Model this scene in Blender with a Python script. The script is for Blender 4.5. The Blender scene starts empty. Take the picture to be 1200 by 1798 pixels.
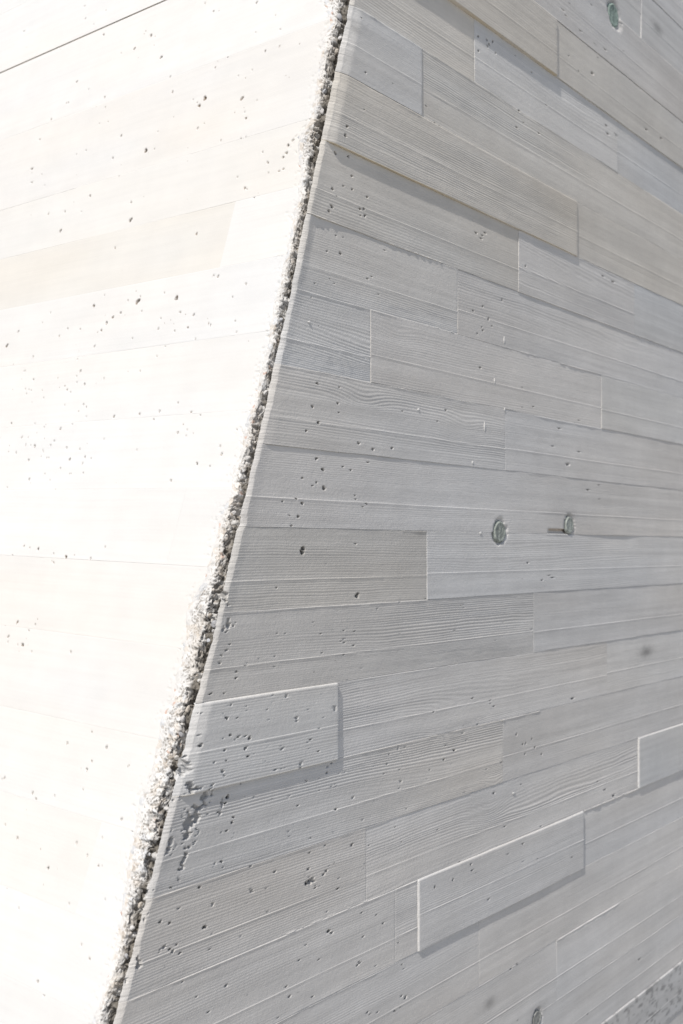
import bpy, math, random
import numpy as np
from mathutils import Vector, Matrix

# ------------------------------------------------------------------ camera, world, sun, exposure
sc = bpy.context.scene
F = 1873.0                      # focal length in photo pixels (photo 1200 x 1798)
HOR = 965.0                     # horizon row of the photo
EYE = 2.0
cam_d = bpy.data.cameras.new('camera')
cam = bpy.data.objects.new('camera', cam_d)
sc.collection.objects.link(cam)
cam.location = (0, 0, EYE)
cam.rotation_euler = (math.radians(90), 0, 0)
cam_d.sensor_fit = 'HORIZONTAL'
cam_d.sensor_width = 24.0
cam_d.lens = 24.0 * F / 1200
cam_d.shift_y = (HOR - 899) / 1200
cam_d.clip_start = 0.05
cam_d.clip_end = 3000
cam_d.dof.use_dof = True
cam_d.dof.focus_distance = 2.15
cam_d.dof.aperture_fstop = 4.5
sc.camera = cam

# wall frames -----------------------------------------------------
r2 = np.array([2125.4 - 600, F]); r2 /= np.linalg.norm(r2)
RR = np.array([r2[0], r2[1], 0.0])            # along the shaded wall
NN = np.array([r2[1], -r2[0], 0.0])           # out of the shaded wall
sun_dir = 3.5 * RR - NN * 0.80 + np.array([0, 0, -4.6])   # travel of the light
sun_dir /= np.linalg.norm(sun_dir)

w = bpy.data.worlds.new('World'); sc.world = w; w.use_nodes = True
nt = w.node_tree
bg = nt.nodes['Background']
sky = nt.nodes.new('ShaderNodeTexSky'); sky.sky_type = 'NISHITA'; sky.sun_disc = False
sky.sun_elevation = math.asin(-sun_dir[2])
sky.sun_rotation = math.atan2(-sun_dir[0], -sun_dir[1])
sky.dust_density = 2.0
sky.air_density = 1.0
nt.links.new(sky.outputs[0], bg.inputs[0])
bg.inputs[1].default_value = 0.09
sun_l = bpy.data.lights.new('sun', 'SUN'); sun_l.energy = 4.2; sun_l.angle = math.radians(0.53)
sun_l.color = (1.0, 0.955, 0.89)
sun = bpy.data.objects.new('sun', sun_l); sc.collection.objects.link(sun)
sun.rotation_euler = Vector(sun_dir).to_track_quat('-Z', 'Y').to_euler()
sun.location = (-6, -6, 10)
sc.view_settings.view_transform = 'Standard'
sc.view_settings.look = 'None'
sc.view_settings.gamma = 1.0
sc.view_settings.use_curve_mapping = False
sc.view_settings.exposure = 0.15

rng = np.random.default_rng(11)
random.seed(5)
C = sc.collection

# ------------------------------------------------------------------ noise
TAB = rng.random((256, 256))
def vn(x, y, s=0):
    """smooth value noise in -1..1"""
    x = np.asarray(x, float) + s * 17.31; y = np.asarray(y, float) + s * 41.77
    xi = np.floor(x).astype(int); yi = np.floor(y).astype(int)
    fx = x - xi; fy = y - yi
    fx = fx * fx * (3 - 2 * fx); fy = fy * fy * (3 - 2 * fy)
    a = TAB[xi & 255, yi & 255]; b = TAB[(xi + 1) & 255, yi & 255]
    c = TAB[xi & 255, (yi + 1) & 255]; d = TAB[(xi + 1) & 255, (yi + 1) & 255]
    return ((a * (1 - fx) + b * fx) * (1 - fy) + (c * (1 - fx) + d * fx) * fy) * 2 - 1
def fbm(x, y, s=0, o=4):
    v = 0; a = 1; n = 0
    for k in range(o):
        v = v + a * vn(x * 2 ** k, y * 2 ** k, s + k * 3); n += a; a *= .5
    return v / n
RT = rng.random((256, 256, 3))
def worley(x, y, s=0):
    """distance to the nearest and second nearest cell point, and a random value of that cell"""
    x = np.asarray(x, float) + s * 13.7; y = np.asarray(y, float) + s * 29.3
    xi = np.floor(x).astype(int); yi = np.floor(y).astype(int)
    f1 = np.full(x.shape, 9.); f2 = np.full(x.shape, 9.); idv = np.zeros(x.shape)
    for dx in (-1, 0, 1):
        for dy in (-1, 0, 1):
            cx = xi + dx; cy = yi + dy
            p = RT[cx & 255, cy & 255]
            d = np.hypot(cx + p[..., 0] - x, cy + p[..., 1] - y)
            m = d < f1
            f2 = np.where(m, f1, np.minimum(f2, d))
            idv = np.where(m, p[..., 2], idv)
            f1 = np.where(m, d, f1)
    return f1, f2, idv

# ------------------------------------------------------------------ photo pixel -> wall coordinates
CAM = np.array([0, 0, EYE])
def ray(x, y):
    return np.array([(x - 600) / F, 1.0, (HOR - y) / F])
P0 = CAM + ray(420, HOR) * 2.0
O_R = np.array([P0[0], P0[1], 0.0])           # origin of the shaded wall's frame, on the ground
def on_right(x, y, off=0.0):
    d = ray(x, y)
    s = ((P0 - CAM) @ NN + off) / (d @ NN)
    p = CAM + d * s - O_R
    return p @ RR, p[2]
def row_z(k):
    return EYE - k * (2125.4 - 420) / F * 2.0

# edge of the shaded face, read along the corner
EDGE_PX = [(613, 3), (605, 58), (597, 83), (593, 117), (583, 150), (573, 213), (565, 242), (552, 292), (537, 365), (520, 478), (511, 531), (491, 602),
           (472, 690), (460, 745), (451, 780), (437, 827), (433, 867), (423, 900), (415, 934), (397, 1019), (384, 1074), (380, 1122), (361, 1172),
           (352, 1193), (343, 1237), (330, 1283), (322, 1317), (313, 1350), (302, 1400), (287, 1452), (266, 1550), (241, 1643), (224, 1707), (203, 1784)]
CHAM = 0.0065
ez = []; et = []
for x, y in EDGE_PX:
    t, z = on_right(x, y, -CHAM); ez.append(z); et.append(t)
ez = np.array(ez[::-1]); et = np.array(et[::-1])
mfit = np.polyfit(ez, et, 1)
_pe = np.polyfit(ez, et, 5)                    # the arris itself is a clean line
et = np.polyval(_pe, ez) + .25 * (et - np.polyval(_pe, ez))
def t_edge(z):
    z = np.asarray(z, float)
    v = np.interp(z, ez, et)
    v = np.where(z < ez[0], et[0] + mfit[0] * (z - ez[0]), v)
    v = np.where(z > ez[-1], et[-1] + mfit[0] * (z - ez[-1]), v)
    return v

# sunlit wall frame: x along LL, y up the leaning slope, N out
LL = np.array([-1699.9 - 600, F, HOR - 875.9]); LL /= np.linalg.norm(LL)
EE = RR * mfit[0] + np.array([0, 0, 1.0])
NL = np.cross(EE, LL); NL /= np.linalg.norm(NL)
if NL @ (CAM - O_R) < 0: NL = -NL
UU = np.cross(NL, LL); 
if UU[2] < 0: UU = -UU
UU /= np.linalg.norm(UU)
zc0 = EYE
C0 = O_R + RR * (mfit[0] * zc0 + mfit[1]) + np.array([0, 0, zc0])
s0 = -C0[2] / UU[2]
O_L = C0 + UU * s0                              # near the ground
# the face bends a little so that it always meets the curved arris
_C = O_R[None, :] + RR[None, :] * et[:, None] + np.array([0, 0, 1.0])[None, :] * ez[:, None] - O_L
_b = _C @ UU; _d = _C @ NL; _a = _C @ LL
_pf = np.polyfit(_b, _d, 4)
def bend(b):
    return np.polyval(_pf, np.clip(b, _b.min(), _b.max())) - .002
def on_left(x, y, off=0.0):
    d = ray(x, y); o = 0.0
    for _ in range(4):
        s = ((O_L - CAM) @ NL + off + o) / (d @ NL)
        p = CAM + d * s - O_L
        o = float(bend(p @ UU))
    return p @ LL, p @ UU

# ------------------------------------------------------------------ materials
def concrete(name, bump=0.35, fine=700.0, mottle=0.06, streak=(2.5, 1.0, 70.0)):
    m = bpy.data.materials.new(name); m.use_nodes = True
    t = m.node_tree; n = t.nodes; L = t.links
    b = n['Principled BSDF']
    b.inputs['Roughness'].default_value = 0.92
    b.inputs['Specular IOR Level'].default_value = 0.18
    at = n.new('ShaderNodeAttribute'); at.attribute_name = 'tint'
    tc = n.new('ShaderNodeTexCoord')
    mp = n.new('ShaderNodeMapping'); mp.inputs['Scale'].default_value = streak
    L.new(tc.outputs['Object'], mp.inputs['Vector'])
    n1 = n.new('ShaderNodeTexNoise'); n1.inputs['Scale'].default_value = 1.0; n1.inputs['Detail'].default_value = 5
    L.new(mp.outputs[0], n1.inputs['Vector'])
    n2 = n.new('ShaderNodeTexNoise'); n2.inputs['Scale'].default_value = 9.0; n2.inputs['Detail'].default_value = 7; n2.inputs['Roughness'].default_value = .62
    L.new(tc.outputs['Object'], n2.inputs['Vector'])
    ad = n.new('ShaderNodeMath'); ad.operation = 'ADD'
    L.new(n1.outputs[0], ad.inputs[0]); L.new(n2.outputs[0], ad.inputs[1])
    mr = n.new('ShaderNodeMapRange'); mr.inputs['From Min'].default_value = .6; mr.inputs['From Max'].default_value = 1.4
    mr.inputs['To Min'].default_value = 1 - mottle; mr.inputs['To Max'].default_value = 1 + mottle
    L.new(ad.outputs[0], mr.inputs['Value'])
    mx = n.new('ShaderNodeVectorMath'); mx.operation = 'SCALE'
    L.new(at.outputs['Color'], mx.inputs[0]); L.new(mr.outputs[0], mx.inputs['Scale'])
    L.new(mx.outputs[0], b.inputs['Base Color'])
    n3 = n.new('ShaderNodeTexNoise'); n3.inputs['Scale'].default_value = fine; n3.inputs['Detail'].default_value = 2
    n4 = n.new('ShaderNodeTexNoise'); n4.inputs['Scale'].default_value = fine * .22; n4.inputs['Detail'].default_value = 3
    L.new(tc.outputs['Object'], n3.inputs['Vector']); L.new(tc.outputs['Object'], n4.inputs['Vector'])
    a2 = n.new('ShaderNodeMath'); a2.operation = 'ADD'
    L.new(n3.outputs[0], a2.inputs[0]); L.new(n4.outputs[0], a2.inputs[1])
    bp = n.new('ShaderNodeBump'); bp.inputs['Strength'].default_value = bump; bp.inputs['Distance'].default_value = 0.0006
    L.new(a2.outputs[0], bp.inputs['Height']); L.new(bp.outputs[0], b.inputs['Normal'])
    return m
M_SH = concrete('board_marked_concrete', bump=.8, fine=480, mottle=.10)
M_SUN = concrete('white_concrete', bump=.25, mottle=.05)
M_RUB = concrete('broken_concrete', bump=.6, fine=420, mottle=.10, streak=(30, 30, 30))
M_CORE = concrete('core_concrete')
M_GROUND = concrete('ground_concrete', fine=200, streak=(1, 1, 1))

# ------------------------------------------------------------------ mesh building
def link(name, me, mat, parent=None, loc=(0, 0, 0)):
    o = bpy.data.objects.new(name, me); C.objects.link(o)
    me.materials.append(mat)
    o.location = loc
    if parent: o.parent = parent
    return o
def make_mesh(name, V, Q, col, smooth=True):
    me = bpy.data.meshes.new(name)
    V = np.asarray(V, np.float32); Q = np.asarray(Q, np.int32)
    k = Q.shape[1]
    me.vertices.add(len(V)); me.vertices.foreach_set('co', V.ravel())
    me.loops.add(Q.size); me.loops.foreach_set('vertex_index', Q.ravel())
    me.polygons.add(len(Q)); me.polygons.foreach_set('loop_start', np.arange(0, Q.size, k, dtype=np.int32))
    me.update(calc_edges=True)
    me.polygons.foreach_set('use_smooth', np.full(len(Q), smooth))
    ca = me.attributes.new('tint', 'FLOAT_COLOR', 'POINT')
    c4 = np.ones((len(V), 4), np.float32); c4[:, :3] = col
    ca.data.foreach_set('color', c4.ravel())
    me.update()
    return me
def grid_quads(nr, nc, flip=False):
    i = np.arange(nr - 1)[:, None] * nc + np.arange(nc - 1)[None, :]
    q = np.stack([i, i + 1, i + 1 + nc, i + nc], -1).reshape(-1, 4)
    return q[:, ::-1] if flip else q
def field_mesh(name, X, Z, H, col, skirt, flip=False, skirt_left=None):
    """height field (rows = up, columns = along) with a skirt going back at its four sides; local x along, -y out, z up"""
    nr, nc = X.shape
    V = np.stack([X, -H, Z], -1).reshape(-1, 3)
    Q = [grid_quads(nr, nc, flip)]
    cols = [col.reshape(-1, 3)]
    Vs = [V]; base = len(V)
    idx = np.arange(nr * nc).reshape(nr, nc)
    loops = [('b', idx[0, :]), ('r', idx[:, -1]), ('t', idx[-1, ::-1]), ('l', idx[::-1, 0])]
    for nm, lp in loops:
        top = V[lp].copy(); bot = top.copy()
        if nm == 'l' and skirt_left is not None:
            bot[:, 0] += skirt_left[0]; bot[:, 1] += skirt_left[1]
        else:
            bot[:, 1] = np.maximum(bot[:, 1] + .002, skirt)
            if skirt_left is not None and nm in 'tb':
                bot[:, 0] += .034 * np.clip(1 - (top[:, 0] - top[:, 0].min()) / .05, 0, 1)
        m = len(lp)
        Vs.append(top); Vs.append(bot)
        cols.append(col.reshape(-1, 3)[lp]); cols.append(col.reshape(-1, 3)[lp])
        a = base + np.arange(m - 1); b = a + 1; c = b + m; d = a + m
        q = np.stack([a, d, c, b], -1)
        Q.append(q[:, ::-1] if flip else q)
        base += 2 * m
    return make_mesh(name, np.concatenate(Vs), np.concatenate(Q), np.concatenate(cols))
def box_mesh(name, x0, x1, y0, y1, z0, z1, col):
    V = [(x, y, z) for x in (x0, x1) for y in (y0, y1) for z in (z0, z1)]
    Q = [(0, 1, 3, 2), (4, 6, 7, 5), (0, 4, 5, 1), (2, 3, 7, 6), (0, 2, 6, 4), (1, 5, 7, 3)]
    return make_mesh(name, V, Q, np.tile(col, (8, 1)), smooth=False)

# ------------------------------------------------------------------ roots
def root(name, M, label, cat):
    o = bpy.data.objects.new(name, None); C.objects.link(o)
    o.matrix_world = M; o.empty_display_size = .2
    o['label'] = label; o['category'] = cat; o['kind'] = 'thing'
    return o
def frame(O, X, Y, Z):
    return Matrix(((X[0], Y[0], Z[0], O[0]), (X[1], Y[1], Z[1], O[1]), (X[2], Y[2], Z[2], O[2]), (0, 0, 0, 1)))
wall_r = root('concrete_wall', frame(O_R, RR, -NN, np.array([0, 0, 1.])), 'shaded grey concrete wall showing long rows of wood-grained board marks', 'wall')
wall_l = root('concrete_wall', frame(O_L, LL, -NL, UU), 'sunlit bright white concrete wall leaning back, pitted with small dark holes', 'wall')

# ------------------------------------------------------------------ shaded wall: pits, patches and stains, read from the photograph
PITS_R = [  # x, y, radius in photo pixels, depth mm
    (558, 805, 3.2, 9), (569, 824, 3.8, 10), (571, 857, 4.2, 11), (558, 847, 2.2, 6), (533, 839, 3, 7), (533, 884, 3.4, 8), (526, 907, 2.5, 7),
    (551, 853, 2, 5), (514, 923, 2.3, 6), (510, 905, 1.8, 5), (605, 819, 2, 6), (618, 825, 2.2, 6), (626, 876, 2, 6), (645, 885, 2, 6), (640, 890, 2, 6),
    (535, 963, 5.5, 12), (533, 970, 5, 10), (630, 1046, 5, 11), (488, 1032, 2, 6), (627, 955, 1.8, 5), (522, 876, 2, 5), (498, 880, 2, 5), (625, 870, 1.8, 5),
    (641, 366, 2.5, 7), (643, 378, 2.5, 7), (635, 378, 1.8, 6), (585, 362, 3.4, 9), (580, 370, 2.6, 8), (647, 345, 2.2, 6), (634, 366, 2.4, 6),
    (591, 268, 3, 7), (614, 274, 2.6, 6), (620, 308, 2.4, 7), (605, 326, 2, 6), (586, 331, 2.4, 6), (605, 238, 2.8, 8), (608, 222, 3, 6), (601, 444, 2.6, 8), (578, 440, 1.8, 5),
    (594, 413, 1.6, 5), (641, 127, 2, 6), (634, 32, 1.8, 5), (638, 192, 1.5, 5), (556, 497, 1.6, 5), (583, 490, 1.6, 5),
    (842, 63, 2.6, 8), (857, 69, 2.6, 8), (861, 77, 2.4, 8), (867, 72, 2.4, 8), (872, 92, 2, 7), (858, 80, 2.2, 7), (842, 88, 1.8, 6),
    (1044, 76, 3, 8), (1039, 128, 3.6, 9), (1001, 54, 2.4, 7), (1000, 8, 2.4, 7), (1095, 90, 2.4, 7), (1082, 235, 3.2, 8), (1066, 220, 2, 6), (1096, 210, 2, 6), (1134, 227, 2, 6), (1068, 234, 1.8, 6), (988, 18, 2.4, 6), (992, 26, 2, 6),
    (847, 418, 2.4, 7), (838, 408, 1.8, 6), (853, 408, 2, 6), (848, 412, 2, 6), (924, 467, 2, 6), (1060, 484, 2.2, 6), (1077, 494, 2, 6),
    (860, 560, 2.6, 8), (848, 574, 2, 6), (866, 572, 2, 6), (840, 585, 1.8, 6), (850, 580, 1.8, 6), (850, 537, 2, 6), (833, 545, 1.8, 6), (884, 526, 2, 6),
    (845, 645, 2.2, 6), (842, 652, 1.8, 6), (918, 679, 2, 6), (999, 815, 3, 9), (983, 814, 2.2, 7), (994, 824, 2.2, 7), (1018, 794, 2, 6), (973, 783, 2, 6), (1035, 861, 2, 6), (1053, 852, 1.8, 6), (1055, 876, 1.8, 6),
    (559, 673, 3.2, 9), (550, 714, 2.8, 8), (560, 742, 3, 9), (539, 756, 2.6, 8), (595, 708, 2.8, 8), (631, 778, 2.8, 8), (656, 789, 2.6, 7), (708, 722, 2, 6), (770, 740, 2, 6), (690, 787, 2, 6), (648, 812, 2, 6), (597, 724, 2, 5), (598, 680, 1.6, 5),
    (397, 1261, 3.6, 9), (437, 1296, 3.6, 10), (430, 1314, 3.6, 9), (417, 1294, 2.4, 7), (403, 1291, 2.6, 7), (352, 1309, 3.6, 9), (393, 1317, 3, 8), (434, 1328, 2.4, 6), (395, 1336, 1.8, 6), (416, 1260, 1.8, 6), (545, 1298, 2.2, 7), (558, 1319, 2, 6),
    (402, 1400, 4, 9), (398, 1411, 3, 9), (592, 1422, 3.2, 10), (540, 1372, 2.2, 6), (577, 1357, 2.4, 6), (585, 1341, 2, 6), (412, 1436, 2.6, 7), (410, 1445, 2.6, 7), (400, 1460, 2.4, 7), (384, 1427, 2, 6), (391, 1514, 2.6, 7), (352, 1560, 2.4, 7),
    (361, 1629, 5, 11), (352, 1559, 2.4, 6), (543, 1527, 2.4, 6), (485, 1531, 2.6, 7), (556, 1560, 2.8, 8), (570, 1536, 2.6, 7), (575, 1530, 2.2, 7), (595, 1561, 2.8, 8), (547, 1548, 3, 7), (540, 1552, 4, 5), (620, 1484, 3.2, 5), (588, 1516, 2, 6), (574, 1486, 2, 6), (545, 1498, 2.2, 6),
    (579, 1636, 4.2, 10), (584, 1639, 2.4, 8), (538, 1660, 2, 6), (561, 1687, 2.2, 6), (528, 1687, 2.4, 7), (505, 1734, 2.4, 7), (510, 1751, 2, 6), (347, 1751, 2.2, 7), (367, 1778, 2.2, 7), (399, 1732, 2.2, 6), (640, 1645, 2, 6), (675, 1622, 2.2, 6), (637, 1604, 2, 6), (662, 1607, 2, 6), (630, 1695, 2.2, 7), (632, 1690, 1.8, 6), (647, 1779, 2, 6), (652, 1782, 2, 6), (665, 1779, 2, 6), (634, 1692, 1.8, 6),
    (714, 1753, 3.2, 9), (707, 1750, 2, 7), (705, 1769, 2, 6), (695, 1777, 2, 6), (763, 1558, 2.4, 7), (829, 1528, 2.4, 7), (836, 1532, 2.2, 7), (858, 1580, 2.4, 7), (795, 1545, 2.2, 6), (899, 1702, 2.4, 7), (910, 1694, 2.4, 7), (826, 1518, 2, 6), (888, 1452, 2, 6),
    (909, 1290, 2.4, 7), (941, 1313, 2.4, 7), (920, 1307, 2, 6), (799, 1318, 2.8, 8), (782, 1334, 2.4, 7), (924, 1324, 2.2, 6), (953, 1325, 2.2, 6), (869, 1394, 2.2, 6), (864, 1235, 2, 6), (918, 1378, 2, 6), (936, 1298, 2, 6), (925, 1306, 1.8, 6),
    (418, 1180, 2, 6), (417, 1191, 2.2, 7), (371, 1220, 2.2, 7), (396, 1218, 2, 6), (374, 1218, 1.8, 6), (300, 1622, 2.6, 7), (305, 1672, 3, 7), (318, 1675, 2.6, 7), (312, 1660, 2.4, 7), (300, 1668, 2.4, 7), (283, 1620, 3, 7), (370, 1668, 2, 6), (322, 1725, 2, 6), (302, 1560, 2, 6)]
PATCHES_R = [  # ragged honeycombed spots: x, y, half length, half width (px), angle deg, threshold
    (343, 1434, 64, 20, -52, -.25), (326, 1512, 36, 12, -65, .0), (322, 1347, 26, 20, -40, -.1), (402, 1142, 20, 9, -30, -.05), (388, 1166, 14, 6, 80, .2),
    (334, 1391, 40, 6, -14, .10), (399, 1048, 22, 10, 60, .26), (404, 1100, 24, 16, 0, .34), (244, 1697, 16, 8, -60, .12), (392, 1412, 20, 8, -75, .24), (327, 1498, 12, 6, 60, .2),
    (300, 1480, 24, 9, -70, .28), (430, 1290, 18, 10, -60, .36), (333, 1380, 10, 12, 0, .1), (286, 1668, 22, 10, -20, .3), (545, 1545, 26, 22, -20, .5)]
STAINS_R = [  # soft grey spots of rust and oil: x, y, half width, half height (px), strength
    (1137, 1145, 10, 9, .5), (1155, 50, 8, 9, .36), (862, 1762, 9, 9, .34), (624, 50, 7, 6, .25), (742, 935, 9, 8, .15), (1000, 905, 26, 16, .14), (1080, 5, 6, 10, .3), (945, 1780, 16, 16, .2)]
WALL_R_SCALE = lambda x: F / (2.0 * (2125.4 - 420) / (2125.4 - x))       # px per metre up the wall
pits_r = []
for x, y, rp, dp in PITS_R:
    t, z = on_right(x, y); sc_ = WALL_R_SCALE(x)
    pits_r.append((t, z, rp / sc_ * .61, dp * .001))
# many pin holes without a place of their own, in loose clusters
rp_ = np.random.default_rng(77)
for _ in range(26):
    cx = rp_.uniform(300, 1150); cy = rp_.uniform(10, 1790)
    for _ in range(rp_.integers(2, 9)):
        x = cx + rp_.normal(0, 40); y = cy + rp_.normal(0, 26)
        t, z = on_right(x, y)
        if t > t_edge(z) + .02:
            pits_r.append((t, z, rp_.uniform(.5, 1.2) / WALL_R_SCALE(x), .004))
patches_r = []
for x, y, a, b, ang, th in PATCHES_R:
    t, z = on_right(x, y); s = WALL_R_SCALE(x)
    patches_r.append((t, z, a / s, b / s, math.radians(-ang), th))
stains_r = []
for x, y, a, b, k in STAINS_R:
    t, z = on_right(x, y); t2, _ = on_right(x + a, y)
    stains_r.append((t, z, abs(t2 - t), b / WALL_R_SCALE(x), k))
PLUG_HOLES = []
for x, y, hp in [(880, 934, 23), (1002, 922, 18), (1079, 26, 25), (946, 1790, 17)]:
    t, z = on_right(x, y); PLUG_HOLES.append((t, z, hp / WALL_R_SCALE(x)))
SLOT = on_right(965, 930) + on_right(1002, 930)

def pits_into(H, col, X, Z, pits, tint, mult=1.0, seed=0, width=1.0):
    x0, x1, z0, z1 = X.min(), X.max(), Z.min(), Z.max()
    for j, (t, z, r, d) in enumerate(pits):
        if t < x0 - .02 or t > x1 + .02 or z < z0 - .02 or z > z1 + .02: continue
        zr = np.where((Z[:, 0] > z - 3 * r) & (Z[:, 0] < z + 3 * r))[0]
        if len(zr) == 0: continue
        zs = slice(zr[0], zr[-1] + 1)
        xs = X[zr[len(zr) // 2]]
        xr = np.where((xs > t - 4 * r) & (xs < t + 4 * r))[0]
        if len(xr) == 0: continue
        xs_ = slice(xr[0], xr[-1] + 1)
        gx = X[zs, xs_] - t; gz = Z[zs, xs_] - z
        an = np.arctan2(gz, gx)
        k = j * 1.7 + seed
        rr = np.hypot(gx / width * (1 + .25 * math.sin(k)), gz) / (r * (1 + .28 * np.sin(an * 2 + k) + .18 * np.sin(an * 3 + 2 * k)))
        g = 1 / (1 + np.exp((rr - 1) * 14))
        H[zs, xs_] -= 1.6 * d * mult * g
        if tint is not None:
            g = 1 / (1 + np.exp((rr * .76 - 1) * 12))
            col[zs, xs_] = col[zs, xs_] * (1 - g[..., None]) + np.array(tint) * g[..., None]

# ------------------------------------------------------------------ shaded wall: the boards
K = {-4: -1.0745, -3: -.987, -2: -.8997, -1: -.8105, 0: -.7237, 1: -.6364, 2: -.55, 3: -.463, 4: -.374, 5: -.2872, 6: -.2, 7: -.1124, 8: -.0238, 9: .0638, 10: .1524,
     11: .2403, 12: .3299, 13: .4177, 14: .5081, 15: .5988, 16: .6915, 17: .7806, 18: .869, 19: .957}
GREY = np.array([.55, .537, .522]); WARM = np.array([.557, .53, .487]); COOL = np.array([.545, .538, .526]); BROWN = np.array([.508, .485, .45]); LIGHT = np.array([.585, .58, .57])
# row: list of (x_end px or None, offsets TL TR BL BR in mm, grain 0..1, line pitch mm, colour, fin place, edge stain)
ROWS = {
 -4: [(None, (2, 2, 2, 2), .3, 8, GREY, .6, 0)],
 -3: [(1126, (2, 2, -2.5, -2.5), .3, 9, COOL, .5, 0), (None, (1.2, 1.2, 1, 1), .3, 8, COOL, .6, 0)],
 -2: [(None, (4, 2.2, 2.2, 2.2), .35, 9, GREY, .6, 0)],
 -1: [(976, (6.0, 6.0, 6.5, 6.5), .45, 8, WARM, .62, 1), (None, (1.4, 1.6, 2.2, 2.6), .3, 8, WARM, .62, 0)],
 0: [(835, (-3.4, -3.4, -2.2, -2.2), .5, 8, WARM, .62, 0), (1085, (-2.7, -1.6, -1.6, .8), .95, 8.5, COOL, .6, 0), (None, (-1.2, -1.8, -.6, -.8), .3, 8, COOL, .58, 0)],
 1: [(740, (2.4, 2.2, 2.0, 2.3), .5, 6, COOL, .55, 0), (None, (.2, 0, -.5, 0), .65, 7, WARM, .57, 0)],
 2: [(1013, (2.2, 2.9, 3.2, 3.4), .65, 7, WARM, .56, 1), (None, (0, -.3, .3, .5), .35, 8, WARM, .6, 0)],
 3: [(912, (-2.6, -2.2, -3.0, -2.4), .45, 7.5, BROWN * .5 + WARM * .5, .65, 0), (1115, (-.6, -.6, -1.6, -1.4), 1.0, 8.5, GREY, .6, 0), (None, (-.6, -1, -1.4, -1.4), .25, 9, COOL, .6, 0)],
 4: [(806, (-6.0, -2.8, -3.8, -3.6), .75, 7, COOL, .66, 0), (None, (-3.2, -2.6, -2.6, -2.2), .8, 8, GREY, .62, 0)],
 5: [(653, (-3.2, -3.5, -3.0, -3.2), .9, 7.5, COOL, .66, 0), (1058, (-2.8, -3.2, -2.0, -2.9), .3, 8, GREY, .62, 0), (None, (-2.4, -2.6, -1.3, -1.2), .3, 9, WARM * .4 + LIGHT * .6, .64, 0)],
 6: [(889, (-2.4, -2.6, -.6, -2.6), .7, 8.0, COOL * .5 + GREY * .5, .65, 0), (None, (-2.6, -2.4, -2.4, -1.7), .55, 7, GREY, .64, 0)],
 7: [(None, (-3.2, -2.8, -3.1, -2.7), .62, 6, GREY, .64, 0)],
 8: [(752, (-3.1, -3.6, -3.3, -3.4), .55, 7, BROWN, .65, 0), (None, (-2.9, -3.4, -2.1, -2.1), .4, 8, GREY * .6 + LIGHT * .4, .62, 0)],
 9: [(939, (-3.2, -3.1, -3.2, -2.8), .92, 6, BROWN * .4 + GREY * .6, .64, 0), (None, (-3.0, -3.0, -2.4, -2.3), .4, 7, GREY, .66, 0)],
 10: [(593, (2.2, 2.2, 2.4, 2.4), .6, 8, COOL, .55, 1), (1068, (-3.2, -3.0, -3.2, -2.5), .95, 7.5, GREY, .64, 0), (None, (-3.4, -3.2, -2.4, -2.2), .35, 8, LIGHT * .5 + GREY * .5, .6, 0)],
 11: [(885, (-3.0, -3.1, -3.0, -2.3), .95, 7, BROWN * .35 + GREY * .65, .65, 0), (None, (-2.7, -3.0, -2.5, -2.3), .65, 8, GREY, .6, 0)],
 12: [(645, (-2.6, -2.8, -2.7, -2.7), .5, 7, GREY, .66, 0), (1122, (-3.4, -2.9, -3.0, -2.8), 1.0, 8.5, GREY, .66, 0), (None, (2.0, 2.1, 2.2, 2.2), .25, 8, COOL, .6, 0)],
 13: [(696, (-2.5, -2.4, -2.6, -2.4), .5, 7, GREY, .66, 0), (735, (-2.3, -2.3, -2.1, -1.9), .5, 7, GREY, .66, 0), (1025, (1.5, 1.5, 1.6, 1.7), .5, 7, GREY, .5, 0), (None, (-3.4, -3.3, -2.9, -2.9), .3, 8, GREY, .6, 0)],
 14: [(843, (-2.6, -2.8, -2.7, -2.8), .45, 7, GREY, .62, 0), (None, (-2.5, -2.5, -2.7, -2.7), .4, 8, GREY, .62, 0)],
 15: [(979, (-2.8, -3.0, -2.9, -2.6), .4, 8, GREY, .62, 0), (None, (-2.2, -2.6, -2.8, -2.8), .3, 8, GREY, .62, 0)],
 16: [(None, (-3, -3, -3, -3), .4, 8, GREY, .62, 0)],
 17: [(None, (1.2, 1.2, 1.2, 1.2), .3, 8, GREY * .88, .62, 2)],
 18: [(None, (-2, -2, -2, -2), .4, 8, GREY, .62, 0)],
}
T_END = 3.0
KNOTS = [(800, 1262, 1.0), (870, 1385, 1.0), (860, 1425, .6), (812, 1255, .6), (1000, 860, .4), (700, 590, .3), (640, 700, .5), (820, 755, .5)]
knots = []
for x, y, k in KNOTS:
    t, z = on_right(x, y); knots.append((t, z, k))

def zrows(z0, z1, dz, fins):
    a = [z0, z0 + .0006, z0 + .0014, z1 - .0042, z1 - .0020, z1 - .0013, z1 - .0006, z1]
    n = max(4, int((z1 - z0) / dz))
    b = list(np.linspace(z0 + .0026, z1 - .0058, n))
    for f in fins:
        b = [q for q in b if not -.0066 < q - f < .0023]
        a += [f - .006, f - .004, f - .002, f - .0007, f, f + .0005, f + .001, f + .0018]
    return np.array(sorted(a + b))
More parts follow.
